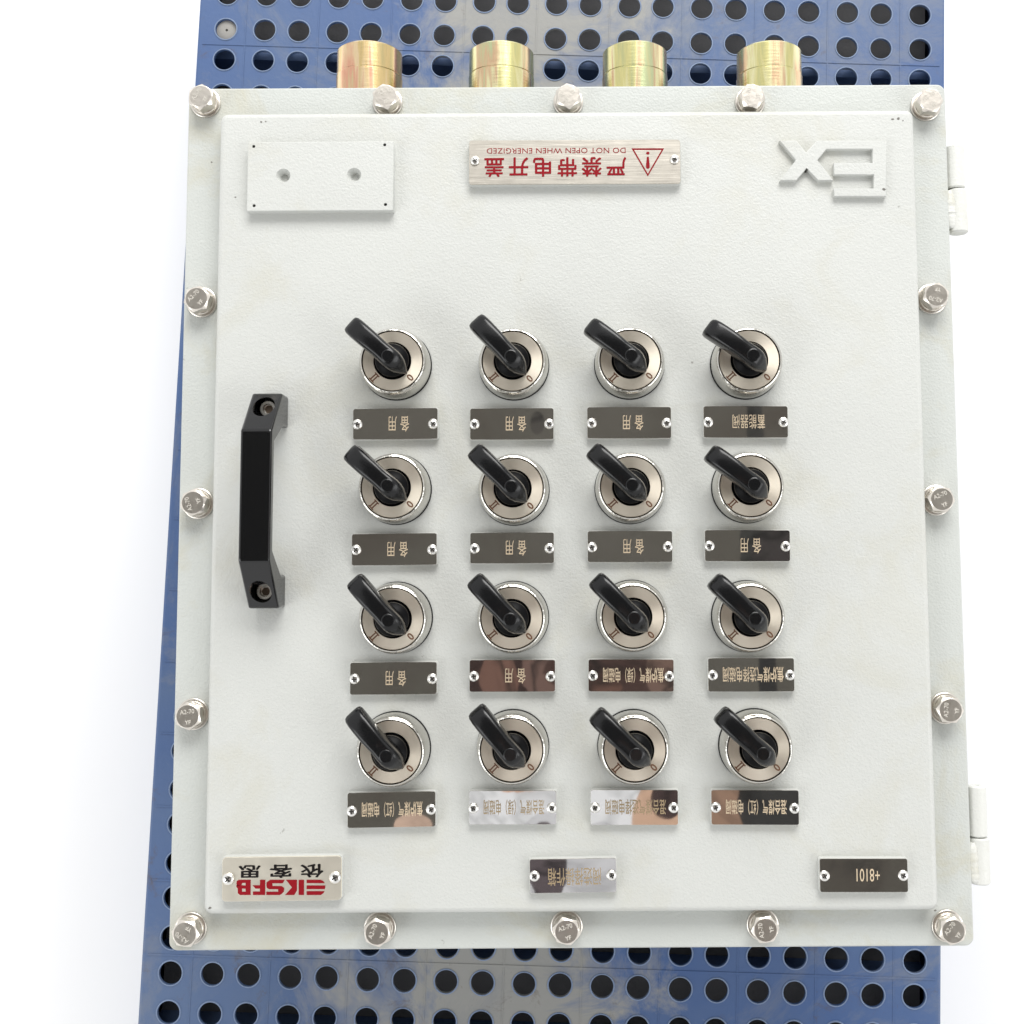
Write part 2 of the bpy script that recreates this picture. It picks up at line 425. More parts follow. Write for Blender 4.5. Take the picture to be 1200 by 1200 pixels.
# outer skirt with rounded shoulder
bm = bmesh.new()
outer = rrect(X1 - X0, Y1 - Y0, 0.0015, 3, (X0 + X1) / 2, (Y0 + Y1) / 2)
ringz = [(0.0, zt), (0.0015, zt - 0.0006), (0.0022, zt - 0.003), (0.0025, 0.0)]
rings = []
cxm, cym = (X0 + X1) / 2, (Y0 + Y1) / 2
for off, z in ringz:
    rings.append([bm.verts.new((x + math.copysign(off, x - cxm), y + math.copysign(off, y - cym), z)) for x, y in outer])
for a, b_ in zip(rings, rings[1:]):
    for k_ in range(len(a)):
        bm.faces.new((a[k_], a[(k_ + 1) % len(a)], b_[(k_ + 1) % len(a)], b_[k_]))
finish('skirt', bm, BLUE, pal, smooth=50)
# moulded ridges on the deck
for k_, i in enumerate(range(0, 19, 2)):
    x = (xs[i] + xs[i + 1]) / 2
    bm = bmesh.new(); poly_prism(bm, rrect(0.0011, Y1 - Y0 - 0.004, 0.0003, 1, x, cym), zt, zt + 0.0003, 0.0001, 1)
    finish('ridge', bm, BLUE, pal)
for j in range(4, len(ys) - 1, 2):
    y = (ys[j] + ys[j + 1]) / 2
    bm = bmesh.new(); poly_prism(bm, rrect(X1 - X0 - 0.004, 0.0014, 0.0003, 1, cxm, y), zt, zt + 0.0005, 0.0002, 1)
    finish('ridge', bm, BLUE, pal)
# ribs below the deck and the closed underside
for j in range(5, len(ys) - 1, 2):
    y = ys[j] + 0.0050
    bm = bmesh.new(); box(bm, X0 + 0.002, X1 - 0.002, y, y + 0.006, zt - 0.040, zt - 0.010)
    finish('rib', bm, BLUE_IN, pal)
bm = bmesh.new(); box(bm, X0 + 0.001, X1 - 0.001, Y0 + 0.001, Y1 - 0.001, 0.001, zt - 0.042)
finish('underside', bm, UNDER, pal)
bm = bmesh.new(); lathe(bm, [(0.0078, zt - 0.004), (0.0078, zt - 0.0022), (0.0070, zt - 0.0018), (0.001, zt - 0.0018), (0.0009, zt - 0.0035)], 28, xs[0], 0.0)
finish('hole_plug', bm, plain('grey_plug', (0.32, 0.31, 0.29), 0.7), pal, smooth=40, label='grey plug filling one deck hole')

# ------------------------------------------------------------------ control box
BC = Vector((-0.004, 0.035, 0.0))
boxr = root('control_box', (BC.x, BC.y, Z_DECK), 'pale grey control box with sixteen black switches, upside down on the blue pallet', 'control box')
boxr.rotation_euler.z = 0
def L(v): return Vector((v.x - BC.x, v.y - BC.y, v.z - Z_DECK))   # world to box space
def P(px, py, z): return L(at(px, py, z))

def slab(name, w_, h_, r, z0, z1, bev, m, loc, rz, segs=3, parent=boxr, label=None, smooth=50):
    bm = bmesh.new(); poly_prism(bm, rrect(w_, h_, r), z0, z1, bev, segs)
    return finish(name, bm, m, parent, loc, rz, smooth, label)

cz = -Z_DECK
slab('back_body', 0.405, 0.452, 0.006, 0.0005, cz - 0.0185, 0.0, PAINT, (0, 0, 0), ROT)
slab('body_flange', 0.4560, 0.5035, 0.005, cz - 0.018, cz - 0.0086, 0.0008, PAINT_F, (0, 0, 0), ROT)
fl = slab('cover_flange', 0.4573, 0.5052, 0.005, cz - 0.008, cz, 0.0010, PAINT_F, (0, 0, 0), ROT)
lc = (at(257, 132, Z_LID) + at(1071, 129, Z_LID) + at(1100, 1066, Z_LID) + at(239, 1073, Z_LID)) / 4
lid = slab('lid_panel', 0.4116, 0.4618, 0.0045, 0.0, Z_LID, 0.0030, PAINT, L(Vector((lc.x, lc.y, 0.0001))), ROT, 5)

# glands (turned yellow zinc)
gland = None
for (px, py) in ((433.5, 47), (588, 46.5), (744, 46), (901, 44.5)):
    e = at(px, py, -0.030); ly = e.y - (BC.y + 0.2526); e.x = at(px, 62, -0.050).x
    if gland is None:
        bm = bmesh.new(); Rg = 0.0208
        gy = at(px, 77, -0.030).y - (BC.y + 0.2526)
        y0 = -0.030                                # runs back to the body wall
        prof = [(Rg + .0022, y0), (Rg + .0022, 0.0035), (Rg + .0014, 0.0042), (Rg - .0002, 0.0044), (Rg - .0002, .0052),
                (Rg + .0004, .0056), (Rg + .0004, gy - .0008), (Rg - .0003, gy - .0004), (Rg - .0003, gy + .0002), (Rg, gy + .0006),
                (Rg, ly - .0010), (Rg - .0010, ly), (Rg - .004, ly), (Rg - .0042, ly - .012)]
        lathe(bm, prof, 72, axis='Y')
        gland = finish('cable_gland', bm, ZINC, boxr, (e.x - BC.x, 0.2526, cz - 0.05), 0, 35)
    else:
        c_ = gland.copy(); COL.objects.link(c_); c_.location = (e.x - BC.x, 0.2526, cz - 0.05)
        c_.rotation_euler.y = random.uniform(0.5, 5.5)
        c_.rotation_euler.z = 0.003
pink = ZINC.copy(); pink.name = 'pinkish_zinc'
for n_ in pink.node_tree.nodes:
    if n_.type == 'VALTORGB':
        for k_, cc_ in zip(n_.color_ramp.elements, ((.50, .46, .24), (.72, .54, .26), (.82, .64, .40), (.74, .40, .27), (.66, .56, .32), (.76, .52, .30))): k_.color = (*cc_, 1)
gland.data = gland.data.copy(); gland.data.materials[0] = pink
gland['label'] = 'yellow gland with a pinkish sheen, leftmost of the four'

# bolts
def hexpts(r, a0=0): return [(r * math.cos(R(60 * i) + a0), r * math.sin(R(60 * i) + a0)) for i in range(6)]
bolt = None
bolts = ((240.5, 120, 1), (454, 119.5, 0.2), (666, 119, 2.2), (879, 119, 1.4), (1085, 124, 0.5), (236, 354, .8), (232, 590, 1.9), (226, 837, 0.1),
         (223, 1088.5, 2.5), (445, 1087.5, 1.2), (664, 1086, .3), (894, 1084, 1.7), (1111, 1085.5, .9), (1092, 350, 2.9), (1098, 586, 0.4), (1108, 830, 1.5))
bm = bmesh.new()
lathe(bm, [(0.0087, 0), (0.0090, 0.0003), (0.0090, 0.0014), (0.0086, 0.0017), (0.0075, 0.0017)], 40)
washer_proto = bm
for n_, (px, py, a) in enumerate(bolts):
    loc = P(px, py, 0.0018); loc.z = cz + 0.0001
    if bolt is None:
        # hex head with chamfered top
        bm = bmesh.new(); segs = 48; af = 0.0070; Rc = af / math.cos(R(30)); rt = 0.00655
        def hexr(t): 
            u = (t + math.pi / 6) % (math.pi / 3) - math.pi / 6
            return af / math.cos(u)
        rings = []
        for z, fn in ((0.0016, lambda t: 0.0058), (0.0038, lambda t: 0.0060), (0.0039, hexr), (0.0098, lambda t: hexr(t)),
                      (0.0107, lambda t: min(hexr(t), rt + 0.00035)), (0.0113, lambda t: rt - .0003)):
            ring = []
            for i in range(segs):
                t = 2 * math.pi * i / segs; r = fn(t)
                zz = z
                if z == 0.0098: zz = 0.0107 - (hexr(t) - af) * 0.9
                ring.append(bm.verts.new((r * math.cos(t), r * math.sin(t), zz)))
            rings.append(ring)
        for a_, b_ in zip(rings, rings[1:]):
            for i in range(segs):
                bm.faces.new((a_[i], a_[(i + 1) % segs], b_[(i + 1) % segs], b_[i]))
        bm.faces.new(rings[-1])
        bolt = finish('bolt', bm, STEEL, boxr, loc, a, 28)
        finish('washer', washer_proto, STEEL, bolt, (0, 0, 0), 0, 40)
        sw = bmesh.new(); lathe(sw, [(0.0074, .0016), (0.0077, .0019), (0.0077, .0034), (0.0073, .0038), (0.0058, .0038)], 36)
        finish('spring_washer', sw, STEEL, bolt, (0, 0, 0), 0, 40)
        lettering('A2-70', 0.0082, 0.0026, STEEL_MARK, bolt, (0, 0.0026, 0.01138), 0, bold=0.012, name='marking')
        lettering('YF', 0.0034, 0.0024, STEEL_MARK, bolt, (0, -0.0034, 0.01138), 0, bold=0.03, name='marking')
    else:
        relink(bolt, boxr, loc, a)

# hinges
def knuckle(name, x0, x1, y0, y1, zc, m, label=None):
    a = at(x0, y0, zc + .005); b_ = at(x1, y1, zc + .005)
    r = (b_.x - a.x) / 2; cx = (a.x + b_.x) / 2
    bm = bmesh.new(); lathe(bm, [(r * .3, b_.y), (r * .85, b_.y), (r, b_.y + .0008), (r, a.y - .0008), (r * .85, a.y), (r * .3, a.y), (r * .25, a.y - .001)], 40, cx - BC.x, 0, True, True, 'Y')
    for v in bm.verts: v.co.y -= BC.y
    return finish(name, bm, m, boxr, (0, 0, cz + zc), 0, 40, label)
for (xa, ya, yb_, yc) in ((1109, 169, 219, 271), (1135.5, 922, 982, 1038)):
    k1 = knuckle('hinge_knuckle', xa + 1, xa + 25, ya, yb_, -0.006, PAINT_W, None)
    k2 = knuckle('hinge_knuckle', xa + 3.5, xa + 28.5, yb_ + 1.2, yc, -0.006, PAINT_W)
    # lumpy weld bead between knuckle and flange
    bm = bmesh.new(); p0 = P(xa + 3, yb_ + 5, -0.003); p1 = P(xa + 6, yc - 3, -0.003)
    n_ = 22
    rings = []
    for i in range(n_ + 1):
        t = i / n_; c_ = p0.lerp(p1, t); rr_ = 0.0034 * (0.6 + 0.5 * math.sin(math.pi * t) ** .5) * random.uniform(.85, 1.15)
        rings.append([bm.verts.new((c_.x + rr_ * math.cos(2 * math.pi * s_ / 12), c_.y, c_.z + rr_ * math.sin(2 * math.pi * s_ / 12) * .9)) for s_ in range(12)])
    for a_, b_ in zip(rings, rings[1:]):
        for i in range(12): bm.faces.new((a_[i], a_[(i + 1) % 12], b_[(i + 1) % 12], b_[i]))
    bm.faces.new(rings[0][::-1]); bm.faces.new(rings[-1])
    finish('weld_bead', bm, PAINT_W, boxr, (0, 0, 0), 0, 60)
    bm = bmesh.new(); pm = P(xa + 2, (ya + yc) / 2, -0.008)
    box(bm, pm.x - 0.006, pm.x + 0.004, P(0, yc - 2, -.006).y, P(0, ya + 2, -.006).y, cz - 0.0165, cz - 0.0100)
    finish('hinge_leaf', bm, PAINT_W, boxr)

# ------------------------------------------------------------------ lid furniture
ZP = Z_LID + 0.0001
# blank riser block with holes
p = (P(290, 166, ZP + .006) + P(461, 247, ZP + .006)) / 2
wb = (at(461, 200, ZP + .006) - at(290, 200, ZP + .006)).x; hb = (at(0, 166, ZP + .006) - at(0, 247, ZP + .006)).y
bm = bmesh.new(); poly_prism(bm, rrect(wb, hb, 0.0004, 2), 0, 0.006, 0.0004, 2)
blank = finish('blank_block', bm, PAINT, boxr, (p.x, p.y, cz + ZP), ROT, 40)
def cut(target, cuts):
    for (x, y, r, z0, z1, cone) in cuts:
        bm = bmesh.new(); lathe(bm, [(r * cone, z0), (r, z1)], 32, x, y, True, True)
        cme = bpy.data.meshes.new('c'); bmesh.ops.recalc_face_normals(bm, faces=bm.faces[:]); bm.to_mesh(cme); bm.free()
        co = bpy.data.objects.new('c', cme); COL.objects.link(co); co.parent = target
        md = target.modifiers.new('b', 'BOOLEAN'); md.object = co; md.operation = 'DIFFERENCE'; md.solver = 'EXACT'
        bpy.context.view_layer.update(); dg = bpy.context.evaluated_depsgraph_get()
        me = bpy.data.meshes.new_from_object(target.evaluated_get(dg))
        fixflat(me); target.modifiers.clear(); old = target.data; target.data = me; bpy.data.meshes.remove(old)
        bpy.data.objects.remove(co)
cl = []
for (px, py) in ((332, 205.5), (415, 205)):
    q_ = P(px, py, ZP + .006) - Vector((p.x, p.y, 0)); cl.append((q_.x, q_.y, 0.0044, 0.0012, 0.0065, 0.45))
for (px, py) in ((297.5, 171), (451, 170), (297.5, 240.5), (451.5, 240)):
    q_ = P(px, py, ZP + .006) - Vector((p.x, p.y, 0)); cl.append((q_.x, q_.y, 0.00095, 0.001, 0.0065, 1))
cut(blank, cl); blank.data.name = 'blank_block'
for c_ in cl[2:]:
    bm = bmesh.new(); lathe(bm, [(0.00094, 0.0045), (0.00094, 0.0048)], 16, c_[0], c_[1])
    finish('pin_hole', bm, DARK, blank)

# raised Ex emblem
ex = [(100, 110), (250, 110), (335, 215), (430, 110), (1040, 110), (1040, 600), (580, 600), (580, 530), (930, 530), (930, 410),
      (580, 410), (580, 305), (920, 305), (920, 185), (515, 185), (435, 280), (575, 460), (440, 460), (340, 355), (250, 460), (105, 460), (245, 280)]
exz = ZP + 0.0036
o0 = P(980, 200, exz)
bm = bmesh.new(); pts = [P(900 + x / 7.5, 150 + y / 7.5, exz) for x, y in ex]
poly_prism(bm, [(v.x - o0.x, v.y - o0.y) for v in pts][::-1], 0, 0.0036, 0.0004, 2)
em = finish('emblem', bm, PAINT, boxr, (o0.x, o0.y, cz + ZP), 0, 40, 'raised Ex emblem, upside down')
bm = bmesh.new(); h_ = P(945.3, 199, exz) - o0; lathe(bm, [(0.0006, 0.0), (0.0006, 0.0038)], 12, h_.x, h_.y)
finish('pin_hole', bm, DARK, em)

# small chips in the paint
for (px, py, sz) in ((306, 143, .0009), (311.5, 142.5, .0008), (1046, 139.5, .0010), (1053, 139, .0012), (1058, 141.5, .0006), (276, 231, .0007), (248, 190, .0009), (246, 1064, .0012), (1096, 1067, .0009), (1036, 222, .0012)):
    on_e = (px == 1036)
    q_ = P(px, py, ZP if not on_e else ZP + .0036); bm = bmesh.new(); nn = 9
    poly_prism(bm, [(sz * random.uniform(.45, 1.1) * math.cos(6.283 * i / nn), sz * random.uniform(.35, .8) * math.sin(6.283 * i / nn)) for i in range(nn)], 0, .00006)
    finish('paint_chip', bm, plain('chip_grey', (0.16, 0.15, 0.135), 0.7) if px == 306 else bpy.data.materials['chip_grey'], boxr, (q_.x, q_.y, q_.z + .00002))

# screws for the plates
def screw_head(bm_, r=0.0029):
    lathe(bm_, [(r, 0), (r, .0005), (r * .85, .0011), (r * .5, .0015), (r * .2, .0016)], 20)
scr_me = None; slot_me = None
def add_screw(parent, x, y, z, r=1.0):
    global scr_me, slot_me
    if scr_me is None:
        bm = bmesh.new(); screw_head(bm); t = finish('screw', bm, SCREW, None, smooth=50); scr_me = t.data; bpy.data.objects.remove(t)
        bm = bmesh.new(); pl = [(.0003, .0003), (.0003, .0013), (-.0003, .0013), (-.0003, .0003), (-.0013, .0003), (-.0013, -.0003), (-.0003, -.0003),
                                (-.0003, -.0013), (.0003, -.0013), (.0003, -.0003), (.0013, -.0003), (.0013, .0003)]
        poly_prism(bm, pl, 0.0012, 0.00165); t = finish('slot', bm, DARK, None); slot_me = t.data; bpy.data.objects.remove(t)
    s = bpy.data.objects.new('screw', scr_me); COL.objects.link(s); s.parent = parent; s.location = (x, y, z)
    s.rotation_euler = (random.uniform(-.06, .06), random.uniform(-.06, .06), random.uniform(0, 3)); s.scale = (r,) * 3
    # cross recess joined in the same screw via a second mesh copy
    return s
# bake slot into the screw mesh (two materials)
bm = bmesh.new(); screw_head(bm); nf = len(bm.faces)
pl = [(.00035, .00035), (.00035, .0015), (-.00035, .0015), (-.00035, .00035), (-.0015, .00035), (-.0015, -.00035), (-.00035, -.00035),
      (-.00035, -.0015), (.00035, -.0015), (.00035, -.00035), (.0015, -.00035), (.0015, .00035)]
poly_prism(bm, pl, 0.0012, 0.00168)
bm.faces.ensure_lookup_table()
for f in bm.faces[nf:]: f.material_index = 1
t = finish('screw', bm, [SCREW, DARK], None, smooth=50); scr_me = t.data; bpy.data.objects.remove(t); slot_me = True

def plate(x0, y0, x1, y1, m, rot=0.0, pad=0.0036, th=0.0008, r=0.0013, name='label_plate', label=None, screw_in=7.5, tilt=None, sr=1.0, sdy=0):
    zt_ = ZP + pad + th
    a = at(x0, (y0 + y1) / 2, zt_); b_ = at(x1, (y0 + y1) / 2, zt_); c_ = at((x0 + x1) / 2, y0, zt_); d_ = at((x0 + x1) / 2, y1, zt_)
    ctr = L((a + b_ + c_ + d_) / 4); W = (b_ - a).length - abs(rot) * (c_ - d_).length * .5; H = (c_ - d_).length - abs(rot) * (b_ - a).length * .8
    rot += ROT * 0
    bm = bmesh.new(); poly_prism(bm, rrect(W, H, r, 4), 0, th, 0.0002, 1)
    po = finish(name, bm, m, boxr, (ctr.x, ctr.y, cz + ZP + pad), rot, 50, label)
    po.rotation_euler.x, po.rotation_euler.y = (tilt or (0, 0))
    bm = bmesh.new(); poly_prism(bm, rrect(W + .0006, H + .0006, r, 4), -pad, -0.00012, 0.0003, 2)
    finish('mounting_pad', bm, PAINT, po, (0, 0, 0), 0, 50)
    k_ = (b_ - a).length / (x1 - x0)
    for s_ in (-1, 1): add_screw(po, s_ * (W / 2 - screw_in * k_), sdy * k_ + random.uniform(-.0002, .0002), th, sr)
    return po, W, H, k_, ctr

def plate_text(pl_, x0, y0, x1, y1, txt, m, spacing=1.0, bold=0.0, label=None, th=0.0008):
    po, W, H, k_, ctr = pl_
    zt_ = po.location.z - cz + th
    a = P(x0, (y0 + y1) / 2, zt_); b_ = P(x1, (y0 + y1) / 2, zt_); c_ = P((x0 + x1) / 2, y0, zt_); d_ = P((x0 + x1) / 2, y1, zt_)
    cc_ = (a + b_ + c_ + d_) / 4 - Vector((po.location.x, po.location.y, 0))
    cs, sn = math.cos(-po.rotation_euler.z), math.sin(-po.rotation_euler.z)
    return lettering(txt, (b_ - a).length, (c_ - d_).length, m, po, (cc_.x * cs - cc_.y * sn, cc_.x * sn + cc_.y * cs, th + 0.00012), math.pi, spacing, bold, label=label)

S = '备用'
rows = [
 [(413.5,477.9,513,515.4,S,.012),(550.7,478,648.9,515.5,S,.006),(688,476.6,786.6,514,S,.004),(824.4,475.7,923.4,513,'蓄能器阀',0)],
 [(412,624.6,512,663,S,.012),(550.8,623.7,649.3,660.6,S,.006),(688.5,622,788,659,S,.002),(826,621,926,658,S,-.002)],
 [(410,775.7,512,814.4,S,.008),(550,773,650.7,811,S,.003),(689.4,772.5,789.7,810.8,'焦炉煤气（绿）电磁阀',-.002),(829.8,771,931,810.8,'焦炉煤气选择电磁阀',.003)],
 [(406.8,927.3,510.7,970.5,'焦炉煤气（红）电磁阀',.018),(549.4,926.4,652,966.5,'混合煤气（绿）电磁阀',.002),(692,925.5,794.7,967,'混合煤气选择电磁阀',0),(833.4,925.5,936.4,967,'混合煤气（红）电磁阀',-.004)]]
PLAB = [['grey-brown label plate with two characters, top row, first switch column', 'grey-brown label plate with a dark reflected patch near its right screw', 'warm brown label plate with two characters, top row', 'dark label plate with four characters, top row'],
        ['dark label plate with two characters, second row, first column', 'dark label plate with two characters, second row, second column', 'dark label plate with two characters, second row, third column', 'dark label plate with two characters, second row, fourth column'],
        ['dark label plate with two characters, third row, first column', 'dark mirrored label plate with brown streaks and two characters', 'reddish-brown mirrored label plate with a long line of characters', 'dark label plate with nine characters, third row'],
        ['dark mirrored label plate with a long line, bottom row, first column', 'bright mirrored label plate with characters in brackets', 'bright mirrored label plate with nine characters', 'brown and black mirrored label plate, bottom row, fourth column']]
for ri, row in enumerate(rows):
    for ci, (x0, y0, x1, y1, txt, rt) in enumerate(row):
        pl_ = plate(x0, y0, x1, y1, MIRROR, rt, label=PLAB[ri][ci], screw_in=5.2, sdy=-0.5)
        cy = (y0 + y1) / 2; x = x0
        if txt == S: plate_text(pl_, x0 + 42, cy - 9, x0 + 66, cy + 9, txt, ETCH, 1.6, 0.0)
        elif len(txt) == 4: plate_text(pl_, x0 + 34, cy - 8.5, x0 + 72, cy + 8, txt, ETCH, 1.0, 0.0)
        else: plate_text(pl_, x0 + 17.3, cy - 9.5, x0 + 88.5, cy + 8.5, txt, ETCH_D if (ri, ci) in ((3, 1), (3, 2)) else ETCH, 1.0, 0.010)
pl_ = plate(620.5, 1005.5, 722.5, 1047, MIRROR, .016, label='bright mirrored label plate at the lower middle of the lid', screw_in=5.5)
plate_text(pl_, 642, 1017, 704, 1038, '阀选择操作箱', ETCH_D, 1.0, 0.004)
pl_ = plate(960.5, 1006, 1064, 1045.8, MIRROR, 0.0, label='dark label plate reading +8101 upside down', screw_in=5.5)
plate_text(pl_, 1003.7, 1018, 1031, 1033, '+8101', ETCH, 1.0, 0.0)

# warning plate
pw = plate(549.5, 163.5, 797.5, 216, BRUSHED, 0.0045, 0.004, 0.001, 0.0018, 'warning_plate', 'brushed steel warning plate with red lettering upside down', 7.0, None, 0.95, 2)
def wz(x, y): return 540 + x / 4.444, 150 + y / 4.444
a_ = wz(122, 254); b_ = wz(862, 152)
plate_text(pw, a_[0], b_[1], b_[0], a_[1], '严禁带电开盖', INK_RED, 1.32, 0.018, th=.001)
a_ = wz(135, 132); b_ = wz(858, 104)
plate_text(pw, a_[0], b_[1], b_[0], a_[1], 'DO NOT OPEN WHEN ENERGIZED', INK_RED, 1.02, 0.0, th=.001)
def flat_polys(plt, polys, m, th, name, label=None):
    po = plt[0]; bm = bmesh.new()
    for pts in polys:
        vs = []
        for (x, y) in pts:
            v = P(x, y, po.location.z - cz + th) - po.location
            cs, sn = math.cos(-po.rotation_euler.z), math.sin(-po.rotation_euler.z)
            vs.append(bm.verts.new((v.x * cs - v.y * sn, v.x * sn + v.y * cs, 0)))
        bm.faces.new(vs)
    bmesh.ops.triangulate(bm, faces=bm.faces[:])
    for f in bm.faces:
        f.normal_update()
    me_ = finish(name, bm, m, po, (0, 0, th + 0.00012), 0, None, label)
    return me_
A, B_, Cc = (889, 106), (1059, 106), (974, 252)
ai, bi, ci_ = (902, 114), (1046, 114), (974, 238)
polys = [[wz(*q_) for q_ in (A, B_, bi, ai)], [wz(*q_) for q_ in (B_, Cc, ci_, bi)], [wz(*q_) for q_ in (Cc, A, ai, ci_)]]
polys.append([wz(974 + 9 * math.cos(t * math.pi / 6), 131 + 8 * math.sin(t * math.pi / 6)) for t in range(12)])
polys.append([wz(*q_) for q_ in ((969, 150), (979, 150), (984, 195), (983, 208), (974, 213), (965, 208), (964, 195))])
flat_polys(pw, polys, INK_RED, 0.001, 'warning_triangle')

# brand plate
pb = plate(260, 1003, 400.5, 1056.5, BRAND, 0.013, 0.0045, 0.001, 0.0022, 'brand_plate', 'pale steel brand plate with red logo and black characters upside down', 7.5, None, 1.15, 1)
def bz(x, y): return 250 + x / 7.5, 990 + y / 7.5 
a_ = bz(222, 292); b_ = bz(968, 172)
plate_text(pb, a_[0], b_[1], b_[0], a_[1], '依客思', INK_BLACK, 1.66, 0.022, th=.001)
def arcbar(x0, x1, y0, y1, tip): return [(x0, y0), (x1 - (tip if y0 < 330 else 0), y0), (x1, (y0 + y1) / 2), (x1 - (tip if y1 > 420 else 0), y1), (x0, y1)]
lg = [[(820, 307), (945, 307), (968, 320), (978, 337), (820, 337)], [(820, 357), (984, 357), (984, 372), (980, 389), (820, 389)], [(820, 407), (977, 407), (968, 425), (945, 441), (820, 441)],
      [(750, 307), (797, 307), (797, 441), (750, 441)],
      [(638, 307), (735, 307), (735, 400), (712, 441), (630, 441), (692, 374)],
      # S
      [(500, 307), (628, 307), (610, 338), (520, 338), (520, 352), (466, 352), (468, 330)], [(466, 352), (520, 352), (520, 362), (600, 362), (622, 378), (622, 390), (490, 390), (470, 378)],
      [(570, 390), (622, 390), (620, 412), (570, 412)], [(466, 412), (620, 412), (600, 432), (585, 441), (466, 441)],
      # F
      [(410, 307), (456, 307), (456, 441), (410, 441)], [(348, 410), (410, 410), (410, 441), (348, 441)], [(345, 355), (410, 355), (410, 385), (372, 385)],
      # B
      [(284, 307), (328, 307), (328, 441), (284, 441)], [(225, 307), (284, 307), (284, 335), (255, 335), (250, 345), (250, 352), (210, 362), (203, 340), (206, 318)],
      [(203, 352), (284, 358), (284, 385), (215, 385), (203, 370)], [(215, 385), (252, 385), (252, 412), (284, 412), (284, 441), (235, 441), (215, 425)]]
flat_polys(pb, [[bz(*q_) for q_ in pp] for pp in lg], INK_RED, 0.001, 'logo')

# ------------------------------------------------------------------ pull handle
Wd = 0.0172
top_y = 0.0
ya = at(0, 461, Z_LID + 0.014).y; yb2 = at(0, 713, Z_LID + 0.014).y
s1 = at(0, 504, Z_LID + 0.037).y; s2 = at(0, 657.5, Z_LID + 0.037).y
xh = (at(281, 590, Z_LID + .037).x + at(316, 590, Z_LID + .037).x) / 2
hy = (ya + yb2) / 2
prof = [(yb2, 0), (yb2, .0145), (s2, .037), (s1, .037), (ya, .0145), (ya, 0), (ya - .0185, 0), (ya - .0185, .0105), (s1 - .006, .0305),
        (s2 + .006, .0305), (yb2 + .0185, .0105), (yb2 + .0185, 0)]
bm = bmesh.new()
vs0 = [bm.verts.new((-Wd / 2, y - hy, z)) for y, z in prof]; f = bm.faces.new(vs0)
r_ = bmesh.ops.extrude_face_region(bm, geom=[f])
for v in [g_ for g_ in r_['geom'] if isinstance(g_, bmesh.types.BMVert)]: v.co.x = Wd / 2
bmesh.ops.bevel(bm, geom=[e for e in bm.edges], offset=0.0013, segments=4, profile=.5, affect='EDGES', clamp_overlap=True)
hnd = finish('handle', bm, ENAMEL, boxr, L(Vector((xh, hy, Z_LID + .0001))), ROT * .9, 40, 'glossy black pull handle')
h1 = L(at(307, 476, Z_LID + .0245)) - hnd.location; h2 = L(at(304, 693.7, Z_LID + .0245)) - hnd.location
cut(hnd, [(h1.x * 0 + .0002, h1.y, .0061, .0075, .06, 1), (.0002, h2.y, .0061, .0075, .06, 1)]); hnd.data.name = 'handle'
hnd.data.polygons.foreach_set('use_smooth', [True] * len(hnd.data.polygons)); hnd.data.set_sharp_from_angle(angle=R(50))
for p_ in hnd.data.polygons: p_.use_smooth = p_.area < 2.5e-6 or len(p_.vertices) <= 4 and p_.area < 8e-6
for hh in (h1, h2):
    bm = bmesh.new(); lathe(bm, [(.0046, .0075), (.0047, .0132), (.0043, .0137), (.0029, .0137), (.0027, .0105)], 36, .0002, hh.y)
    so = finish('socket_screw', bm, SCREW, hnd, smooth=35)
    bm = bmesh.new(); poly_prism(bm, [(x * 1 + .0002, y + hh.y) for x, y in hexpts(.00255)], .0103, .0108)
    finish('hex_recess', bm, plain('rust_recess', (0.16, 0.12, 0.09), 0.4, metallic=.6), hnd)

